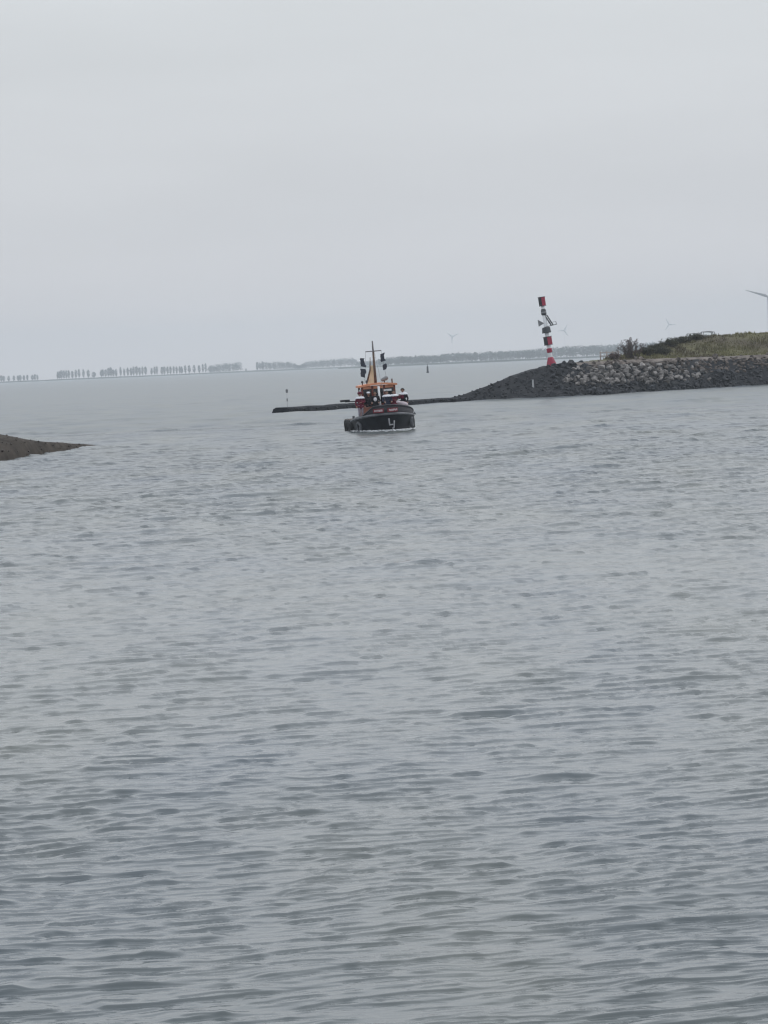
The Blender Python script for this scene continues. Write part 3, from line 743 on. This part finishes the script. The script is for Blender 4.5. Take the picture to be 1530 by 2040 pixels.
# mast, spreader, boom and sail
MT = WT0+1.2
mast = MB().tube([bl(-.05, MT, 3.15), bl(-.05, MT, 4.3), bl(-.05, MT, 5.35)], [.10, .085, .07], 10).build('mast', 'brown', boat, True)
MB().tube([bl(-.05, MT, 5.33), bl(-.05, MT, 6.1)], [.06, .045], 8).build('topmast', 'mastgrey', mast, True)
MB().tube([bl(-.58, MT-.05, 5.40), bl(.50, MT-.05, 5.40)], .035, 6).build('spreader', 'mastgrey', mast)
MB().tube([bl(-.62, MT+.05, 3.35), bl(-.36, MT+.05, 4.15), bl(-.28, MT+.1, 5.0)], [.06, .05, .02], 8).build('gaff', 'brown', boat, True)
P = []
for i in range(9):
    t = i/8; z = 3.2+1.25*t; x0 = -.62+.30*t; x1 = -.10
    P.append([bl(x0+(x1-x0)*u, MT+.12+.10*math.sin(u*3.1)+.03*math.sin(u*9+t*5), z) for u in np.linspace(0, 1, 8)])
m = MB().grid(P); m.grid([[Vector(p)+Vector((0, .012, 0)) for p in r_] for r_ in P]); m.build('furled_sail', 'cream', boat, True)
for x in (-.56, .48): MB().tube([bl(x, MT-.05, 5.40), bl(x+math.copysign(.25, x), MT-.1, 3.2)], .010, 4).build('halyard', 'mastgrey', mast)
MB().tube([bl(-.05, MT, 5.9), bl(0.05, .25, 1.75)], .010, 4).build('forestay', 'mastgrey', mast)
def oriented(o, x, t, z, yaw=0.0):
    o.matrix_world = BOAT_M @ Matrix.Translation(bl(x, t, z)) @ Matrix.Rotation(yaw, 4, 'Z')
# signal flags drooping from the halyards
def flag(x, z0, z1, wd, seed, label):
    rg = random.Random(seed); P = []; n = 10; h = z1-z0
    for i in range(n+1):
        f = i/n; row = []
        droop = rg.uniform(-.02, .02)
        for u in np.linspace(0, 1, 8):
            row.append((u*wd*(.86+.14*math.sin(f*5+seed))+droop, .05*math.sin(u*6+f*3+seed)*u, h*f-.10*u*math.sin(seed*2.0+f*.8)))
        P.append(row)
    m = MB().grid(P); m.grid([[Vector(p)+Vector((0, .006, 0)) for p in r_] for r_ in P])
    o = m.build('signal_flag', 'flag', None, True); tag(o, label, 'flag', 'flags on the boat halyards'); oriented(o, x, MT-.12, z0)
flag(-.98, 4.45, 5.0, .36, 1, 'dark limp flag, upper one on the halyard above the furled sail')
flag(-1.02, 3.75, 4.30, .38, 4, 'dark limp flag, lower one on the halyard beside the furled sail')
flag(.40, 4.62, 5.15, .34, 2, 'dark limp flag, upper one on the halyard over the searchlight')
flag(.50, 4.06, 4.42, .30, 5, 'small dark limp flag, lower one on the halyard over the searchlight')

# ------------------------------------------------------------ people
def person(label, x, t, yaw, arms, jacket, trousers, head, hat=None, collar=True, h=1.75, bib=None, head_yaw=0.0, z=0.86, lean=0.0):
    k = h/1.75; V3 = lambda a: Vector((a[0]*k*1.08, (a[1]-lean*max(a[2]-.95, 0))*k, a[2]*k))
    body = MB(); coat = MB(); trs = MB()
    def cap(mb, a, b, ra, rb, g=0.0, n=10): mb.capsule(V3(a), V3(b), ra*k, rb*k, n, g)
    def torso(mb, g):
        cap(mb, (-.07, 0, .98), (.07, 0, .98), .115, .115, g); cap(mb, (0, 0, 1.0), (0, 0, 1.28), .125, .135, g)
        cap(mb, (-.08, 0, 1.24), (.08, 0, 1.24), .115, .115, g); cap(mb, (-.15, 0, 1.39), (.15, 0, 1.39), .075, .075, g)
        cap(mb, (-.1, 0, 1.3), (.1, 0, 1.3), .105, .105, g)
    torso(body, 0); torso(coat, .022)
    cap(coat, (-.08, 0, .86), (.08, 0, .86), .125, .125, .01); cap(coat, (0, 0, .84), (0, 0, 1.05), .14, .13, .015)
    for s in (-1, 1):
        hip, kn, an, toe = (s*.09, 0, .92), (s*.105, -.03, .50), (s*.11, .03, .10), (s*.125, -.13, .045)
        for mb, g in ((body, 0), (trs, .018)): cap(mb, hip, kn, .088, .062, g); cap(mb, kn, an, .06, .042, g)
        cap(body, an, (s*.11, .05, .05), .045, .045, .012); cap(body, (s*.11, .03, .05), toe, .05, .042, .012)
        el, wr, hand = arms[0 if s < 0 else 1]
        sh = (s*.19, 0, 1.395)
        for mb, g in ((body, 0), (coat, .016)): cap(mb, sh, el, .055, .042, g); cap(mb, el, wr, .042, .031, g)
        w_ = Vector(wr); d = (w_-Vector(el)).normalized() if hand is None else Vector(hand).normalized()
        side = d.cross(Vector((0, 0, 1))); side = side.normalized() if side.length > .2 else Vector((1, 0, 0)); curl = d.cross(side).normalized()
        if curl.z > 0: curl = -curl
        pk = w_+d*.09
        for q in (-.024, 0, .024): cap(body, w_+side*q*.7, pk+side*q, .020, .018)
        for i, (q, ln) in enumerate(((-.033, .068), (-.011, .08), (.011, .076), (.033, .06))):
            a = pk+side*q; b = a+d*ln*.5+curl*ln*.12; c = b+d*ln*.35+curl*ln*.42
            cap(body, a, b, .010, .0095, 0, 6); cap(body, b, c, .0095, .008, 0, 6)
        ts = -s; a = w_+d*.02+side*ts*.025; b = a+d*.035+side*ts*.03; cap(body, a, b, .013, .011, 0, 6); cap(body, b, b+d*.03+curl*.008, .011, .009, 0, 6)
    cap(trs, (-.07, 0, .95), (.07, 0, .95), .115, .115, .016)
    cap(body, (0, 0, 1.42), (0, -.01, 1.53), .058, .052)
    hy = Matrix.Rotation(head_yaw, 3, 'Z'); hd = lambda a: hy @ Vector(a)+Vector((0, -.01, 1.62))
    cap(body, hd((0, .01, .02)), hd((0, -.005, .04)), .094, .092); cap(body, hd((0, -.03, -.06)), hd((0, -.035, -.02)), .060, .074)
    cap(body, hd((0, -.098, -.005)), hd((0, -.112, -.02)), .013, .016, 0, 6)
    for s in (-1, 1): cap(body, hd((s*.092, .01, -.01)), hd((s*.095, .015, .025)), .014, .018, 0, 6)
    root = tag(empty('person'), label, 'person', 'passengers on the boat')
    oriented(root, x, t, z, yaw)
    link('body', remeshed(body, .0115, 'body'), 'skin', root)
    link('jacket', remeshed(coat, .014, 'jacket'), jacket, root); link('trousers', remeshed(trs, .014, 'trousers'), trousers, root)
    for s in (-1, 1):
        MB().ellipsoid(V3(hd((s*.033, -.088, .02))), (.014*k, .008*k, .009*k), 8, 5).build('eye', 'hair', root, True)
        sh_ = MB(); cap(sh_, (s*.11, .05, .05), (s*.128, -.14, .045), .052, .045, .02); sh_.build('shoe', 'blackcloth', root, True)
    MB().tube([V3(hd((-.025, -.098, -.058))), V3(hd((0, -.106, -.06))), V3(hd((.025, -.098, -.058)))], .006*k, 5).build('mouth', 'boardred', root)
    # hair as a cap over the crown
    P = []; rg = random.Random(hash(label) % 99 if False else len(label))
    for i in range(7):
        a = i/6*R(100); row = []
        for j in range(17):
            b = 2*math.pi*j/16; fr = max(0, -math.sin(b)); a2 = a*(1-.42*fr)
            rr = .112*(1+.05*rg.uniform(-1, 1))*(1.12 if head == 'curly' else 1)
            row.append(V3(hd((rr*math.sin(a2)*math.cos(b), .012+rr*1.08*math.sin(a2)*math.sin(b), .028+rr*1.05*math.cos(a2)))))
        row[-1] = row[0]; P.append(row)
    MB().grid(P).build('hair', 'hair', root, True)
    if hat:
        col, kind = hat; m_ = MB(); c = V3(hd((0, .005, .07)))
        if kind == 'cap':
            m_.tube_z([(c.x, c.y, c.z-.01, .121*k), (c.x, c.y, c.z+.05, .118*k), (c.x, c.y, c.z+.09, .08*k), (c.x, c.y, c.z+.10, .02*k)], 14)
            ht = m_.build('cap', col, root, True)
            MB().ellipsoid(V3(hd((0, -.13, .065))), (.08*k, .07*k, .010*k)).build('peak', col, ht, True)
        else:
            m_.tube_z([(c.x, c.y, c.z-.02, .118*k), (c.x, c.y, c.z+.02, .15*k), (c.x+.02, c.y, c.z+.07, .165*k), (c.x+.03, c.y, c.z+.11, .12*k), (c.x+.03, c.y, c.z+.13, .03*k)], 14)
            m_.build('beret', col, root, True)
    if collar:
        P = []
        for rr, zz, yy in ((.072, 1.50, 0), (.105, 1.515, 0), (.20, 1.475, 0), (.262, 1.395, 0), (.25, 1.37, 0)):
            P.append([V3(((rr*math.cos(b)*(1.12 if rr > .15 else 1)), rr*math.sin(b)*.82, zz+(.012*math.sin(b*11) if rr > .15 else 0))) for b in np.linspace(0, 2*math.pi, 33)])
        MB().grid(P).build('collar', 'whitecloth', root, True)
    if bib:
        MB().ellipsoid(V3((0, -.158, 1.24)), (.11*k, .03*k, .13*k)).build('bib', bib, root, True)
    return root
DN = lambda s: ((s*.27, .03, 1.13), (s*.26, -.10, .92), None)
RAIL = lambda s: ((s*.28, -.06, 1.14), (s*.20, -.30, 1.06), (0, -1, -.2))
UP = lambda s: ((s*.33, -.12, 1.20), (s*.30, -.30, 1.36), (0, -.4, 1))
CROSS = lambda s: ((s*.27, -.04, 1.14), (s*.05, -.22, 1.12), (-s, -.1, 0))
person('person in maroon jacket and beret with lilac trousers beside the orange locker', -1.36, 4.35, .15, (DN(-1), CROSS(1)), 'maroon', 'lilac', 'short', ('maroon', 'beret'), True, 1.84)
person('person in black jacket wearing a white cap by the wheelhouse window', -.74, 4.75, 0, (DN(-1), DN(1)), 'blackcloth', 'rust', 'short', ('whitecloth', 'cap'), False, 1.82)
person('bareheaded person in black jacket with pale bib beside the white post', -.32, 4.55, -.1, (RAIL(-1), RAIL(1)), 'blackcloth', 'blackcloth', 'short', None, False, 1.84, bib='whitecloth')
person('person in navy jacket with white collar right behind the bow bulwark', .42, 3.9, .1, (RAIL(-1), RAIL(1)), 'navy', 'navy', 'short', None, True, 1.82)
person('bareheaded person in maroon jacket with white collar and one hand raised', .90, 4.05, .15, (CROSS(-1), UP(1)), 'maroon', 'navy', 'short', None, True, 1.81)
person('curly-haired person in black jacket with maroon front and white collar beside the sack', 1.55, 4.45, -.35, (((-.3, -.1, 1.14), (-.26, -.33, 1.10), (0, -1, 0)), DN(1)), 'blackcloth', 'maroon', 'curly', None, True, 1.88, bib='maroon')

def make_sack():
    m = MB(); m.capsule((-.28, 0, .20), (.25, 0, -.02), .11, .15, 12); m.capsule((-.36, 0, .22), (-.28, 0, .2), .05, .09, 10); m.capsule((.0, .03, .1), (.2, -.03, .02), .15, .16, 12)
    o = link('canvas_sack', remeshed(m, .02, 'canvas_sack'), 'sack', None); tag(o, 'pale canvas sack slung over the bow rail of the boat', 'sack'); oriented(o, 1.18, 1.05, 1.70)
make_sack()

# foam of the bow wave
def make_foam():
    mb = MB(); rg = random.Random(6)
    for i in range(800):
        s_ = rg.uniform(-1, 1); q = abs(s_); t = TB*(1-(1-min(q, .999)**2)**(1/2.2))+.55+rg.uniform(-.1, .25); c = bw(s_*halfb(0), t, 0)
        o = rg.uniform(0.02, .24)*(1+q*.4); p = Vector((c.x+s_*o, c.y-o, .02+.13*rg.random()))
        r1, r2 = rg.uniform(.025, .10), rg.uniform(.03, .09)
        mb.ellipsoid(p, (r1, r2, rg.uniform(.015, .05)), 6, 3)
    tag(mb.build('bow_foam', 'foam', None, True), 'white foam of the bow wave along the black hull', 'foam', kind='stuff')
make_foam()

# ------------------------------------------------------------ marks, posts and buoys
r = tag(empty('spar_buoy', (20.5, 1345, 0)), 'dark spar buoy afloat in the open water off the mole', 'buoy')
MB().lathe([(-.5, .55), (.3, .55), (.6, .42), (2.6, .34), (2.9, .2)], n=12).build('body', 'darkgrey', r, True)
MB().lathe([(2.9, .08), (3.2, .08), (3.25, .3), (3.55, .05)], n=10).build('top_mark', 'darkgrey', r)
r = tag(empty('channel_post', (-9.7, 345, 0)), 'thin post with small top mark standing behind the breakwater tip', 'post')
MB().tube([(0, 0, -1), (0, 0, 2.0)], [.06, .045], 8).build('pole', 'palegrey', r, True)
MB().lathe([(1.9, .04), (1.95, .13), (2.25, .13), (2.32, .03)], n=10).build('top_mark', 'midgrey', r)
MB().box((0, -.06, 1.15), (.14, .03, .3)).build('plate', 'midgrey', r)
r = tag(empty('mooring_buoy', (2.95, 277.5, 0)), 'small dark float bobbing in the water beside the boat', 'buoy')
MB().ellipsoid((0, 0, .08), (.14, .14, .20)).build('float', 'darkgrey', r, True)
MB().tube([(0, 0, .26), (.03, 0, .34)], .025, 6).build('ring', 'darkgrey', r)
sx = 17.0; sv = 2.9
r = tag(empty('marker_post', dike_pt(sx, sv)), 'small white marker post set among the dark stones of the mole', 'post')
MB().box((0, 0, .35), (.2, .16, .95), taper=.85).build('post', 'palegrey', r)
MB().box((0, 0, .85), (.23, .19, .06)).build('cap', 'midgrey', r)
# weathered railing beside the bare shrub
r = tag(empty('timber_railing', (26.6, 389.5, 3.75)), 'weathered pale timber railing beside the bare brown shrub', 'railing')
for x in (0, .75, 1.5, 2.2): MB().box((x, 0, .45), (.14, .12, 1.3)).build('post', 'palewood', r)
for z in (.55, .95): MB().box((1.1, -.075, z), (2.4, .03, .10)).build('rail', 'palewood', r)

# ------------------------------------------------------------ shrubs
def twiggy(loc, h, wd, label, leaves, matl, nb=26):
    rg = random.Random(int(loc[0]*10)); r = tag(empty('shrub', loc), label, 'shrub'); m_ = MB(); lf = MB()
    for i in range(nb):
        a = rg.uniform(0, 6.28); sp = rg.uniform(.1, 1)*wd/2; hh = h*rg.uniform(.6, 1)*(1-.35*(sp/(wd/2))**2)
        p0 = Vector((rg.gauss(0, .12*wd), rg.gauss(0, .2), -.2)); p2 = Vector((sp*math.cos(a), sp*math.sin(a)*.7, hh)); p1 = (p0+p2)/2+Vector((rg.gauss(0, .12), rg.gauss(0, .12), .15))
        m_.tube([p0, p1, p2], [.035, .024, .008], 5)
        for j in range(7):
            f = rg.uniform(.35, 1); b = p0.lerp(p1, f*2) if f < .5 else p1.lerp(p2, f*2-1); e2 = b+Vector((rg.gauss(0, .22), rg.gauss(0, .22), rg.uniform(.05, .4)))
            m_.tube([b, e2], [.014, .005], 4)
            for q in range(leaves):
                c = b.lerp(e2, rg.random())+Vector((rg.gauss(0, .07), rg.gauss(0, .07), rg.gauss(0, .07))); s = rg.uniform(.03, .075)
                n1 = Vector((rg.gauss(0, 1), rg.gauss(0, 1), rg.gauss(0, 1))).normalized(); n2 = n1.orthogonal().normalized(); n3 = n1.cross(n2)
                lf.add([c-n2*s, c+n3*s*.7, c+n2*s, c-n3*s*.7], [(0, 1, 2, 3)])
    m_.build('branches', 'twig', r); lf.build('foliage', matl, r); return r
sv = lambda x: lerp_tab(SHORE, x)
def on_dike(x, v): p = dike_pt(x, v); return p
twiggy(on_dike(29.9, 15.0), 2.6, 4.0, 'bare brown twiggy shrub at the foot of the dike end', 7, 'dryleaf', 46)
for x, v, h, wd, lb in ((32.2, 17.5, 1.0, 2.2, 'low dark green bush touching the bare brown shrub'), (34.0, 19.5, 0.79, 2.7, 'rounded dark bush, second from the bare shrub along the dike crest'), (35.8, 20.8, 0.83, 2.7, 'rounded dark bush, third from the bare shrub along the dike crest'), (37.6, 21.5, .6, 2.8, 'rounded dark bush, fourth from the bare shrub along the dike crest'), (39.4, 22.0, .5, 2.4, 'low flat dark bush on the crest just before the parked cars'), (34.2, 16.5, .8, 3.0, 'dark bush on the slope below the crest bushes'), (27.6, 13.6, .7, 1.2, 'small dry bush between the timber railing and bare shrub')):
    twiggy(on_dike(x, v), h, wd, lb, 16, 'bushleaf' if 'dry' not in lb else 'dryleaf', 34)

# ------------------------------------------------------------ cars parked behind the dike crest
def car(x, y, z, paint, label):
    r = tag(empty('parked_car', (x, y, z), (0, 0, R(4))), label, 'car', 'cars parked behind the dike crest'); W2 = .86
    prof = [(-2.1, .35), (-2.1, .85), (-1.95, .95), (1.0, .95), (2.0, .82), (2.1, .6), (2.1, .35)]
    P = [[(s*W2*(1 if .3 < z_ < .9 else .96), y_, z_) for y_, z_ in prof] for s in (-1, -.97, .97, 1)]
    m_ = MB().grid(P); m_.add([P[0][i] for i in range(7)], [tuple(range(7))]); m_.add([P[3][i] for i in range(7)], [tuple(range(7))]); m_.grid([[p[0] for p in P], [p[-1] for p in P]])
    b = m_.build('body', paint, r)
    rf = []
    for y_, z_ in ((-1.55, 1.40), (-1.2, 1.47), (-.3, 1.50), (.3, 1.44)): rf.append([(u*.66, y_, z_-.07*u*u) for u in np.linspace(-1, 1, 9)])
    m_ = MB().grid(rf); m_.grid([[Vector(p)-Vector((0, 0, .04)) for p in q] for q in rf]); m_.build('roof', paint, b, True)
    for s in (-1, 1):
        for a, c in (((s*.66, -1.55, 1.35), (s*.80, -1.9, .93)), ((s*.66, -.4, 1.43), (s*.82, -.4, .93)), ((s*.66, .3, 1.38), (s*.82, .95, .93))): MB().tube([a, c], .045, 6).build('pillar', paint, b)
        MB().box((s*.72, -1.93, .80), (.2, .36, .16)).build('tail_light', 'tailred', r)
        for y_ in (-1.35, 1.3):
            w_ = MB().tube([(s*.70, y_, .32), (s*.88, y_, .32)], .32, 16).build('wheel', 'rubber', r); MB().tube([(s*.87, y_, .32), (s*.89, y_, .32)], .2, 12).build('rim', 'palegrey', w_)
    g = bpy.data.materials.get('car_glass')
    if not g:
        g = bpy.data.materials.new('car_glass'); g.use_nodes = True; bb = g.node_tree.nodes['Principled BSDF']; bb.inputs['Transmission Weight'].default_value = 1; bb.inputs['Roughness'].default_value = .02; bb.inputs['IOR'].default_value = 1.05; bb.inputs['Base Color'].default_value = (.8, .84, .86, 1)
    MB().add([(-.62, -1.57, 1.36), (.62, -1.57, 1.36), (.78, -1.9, .95), (-.78, -1.9, .95)], [(0, 1, 2, 3)]).build('rear_window', g, b)
    MB().add([(-.62, .32, 1.39), (.62, .32, 1.39), (.78, .95, .95), (-.78, .95, .95)], [(0, 1, 2, 3)]).build('windscreen', g, b)
def car_at(x, dv, paint, label):
    v = lerp_tab(BERM, x)*2.4+4+10+8+dv; p = dike_pt(x, v); car(x, p[1], p[2]+.02, paint, label)
car_at(41.95, 2.0, 'carblue', 'dark grey car parked behind the dike crest showing its roof')
car_at(40.1, 2.4, 'carsilver', 'silver car parked lower behind the dike beside the dark grey car')

# ------------------------------------------------------------ haze
mh = bpy.data.materials.new('haze'); mh.use_nodes = True; t = mh.node_tree; t.nodes.clear()
o_ = t.nodes.new('ShaderNodeOutputMaterial'); pv = t.nodes.new('ShaderNodeVolumePrincipled')
pv.inputs['Color'].default_value = (0.88, 0.945, 1.0, 1); pv.inputs['Density'].default_value = 1.35e-4; pv.inputs['Anisotropy'].default_value = 0.0
t.links.new(pv.outputs[0], o_.inputs['Volume'])
hz = MB().box((0, 0, 52.0), (15200, 15200, 112)).build('haze', mh); tag(hz, 'thin pale sea haze over the whole estuary', 'haze', kind='stuff')
bpy.context.view_layer.update()
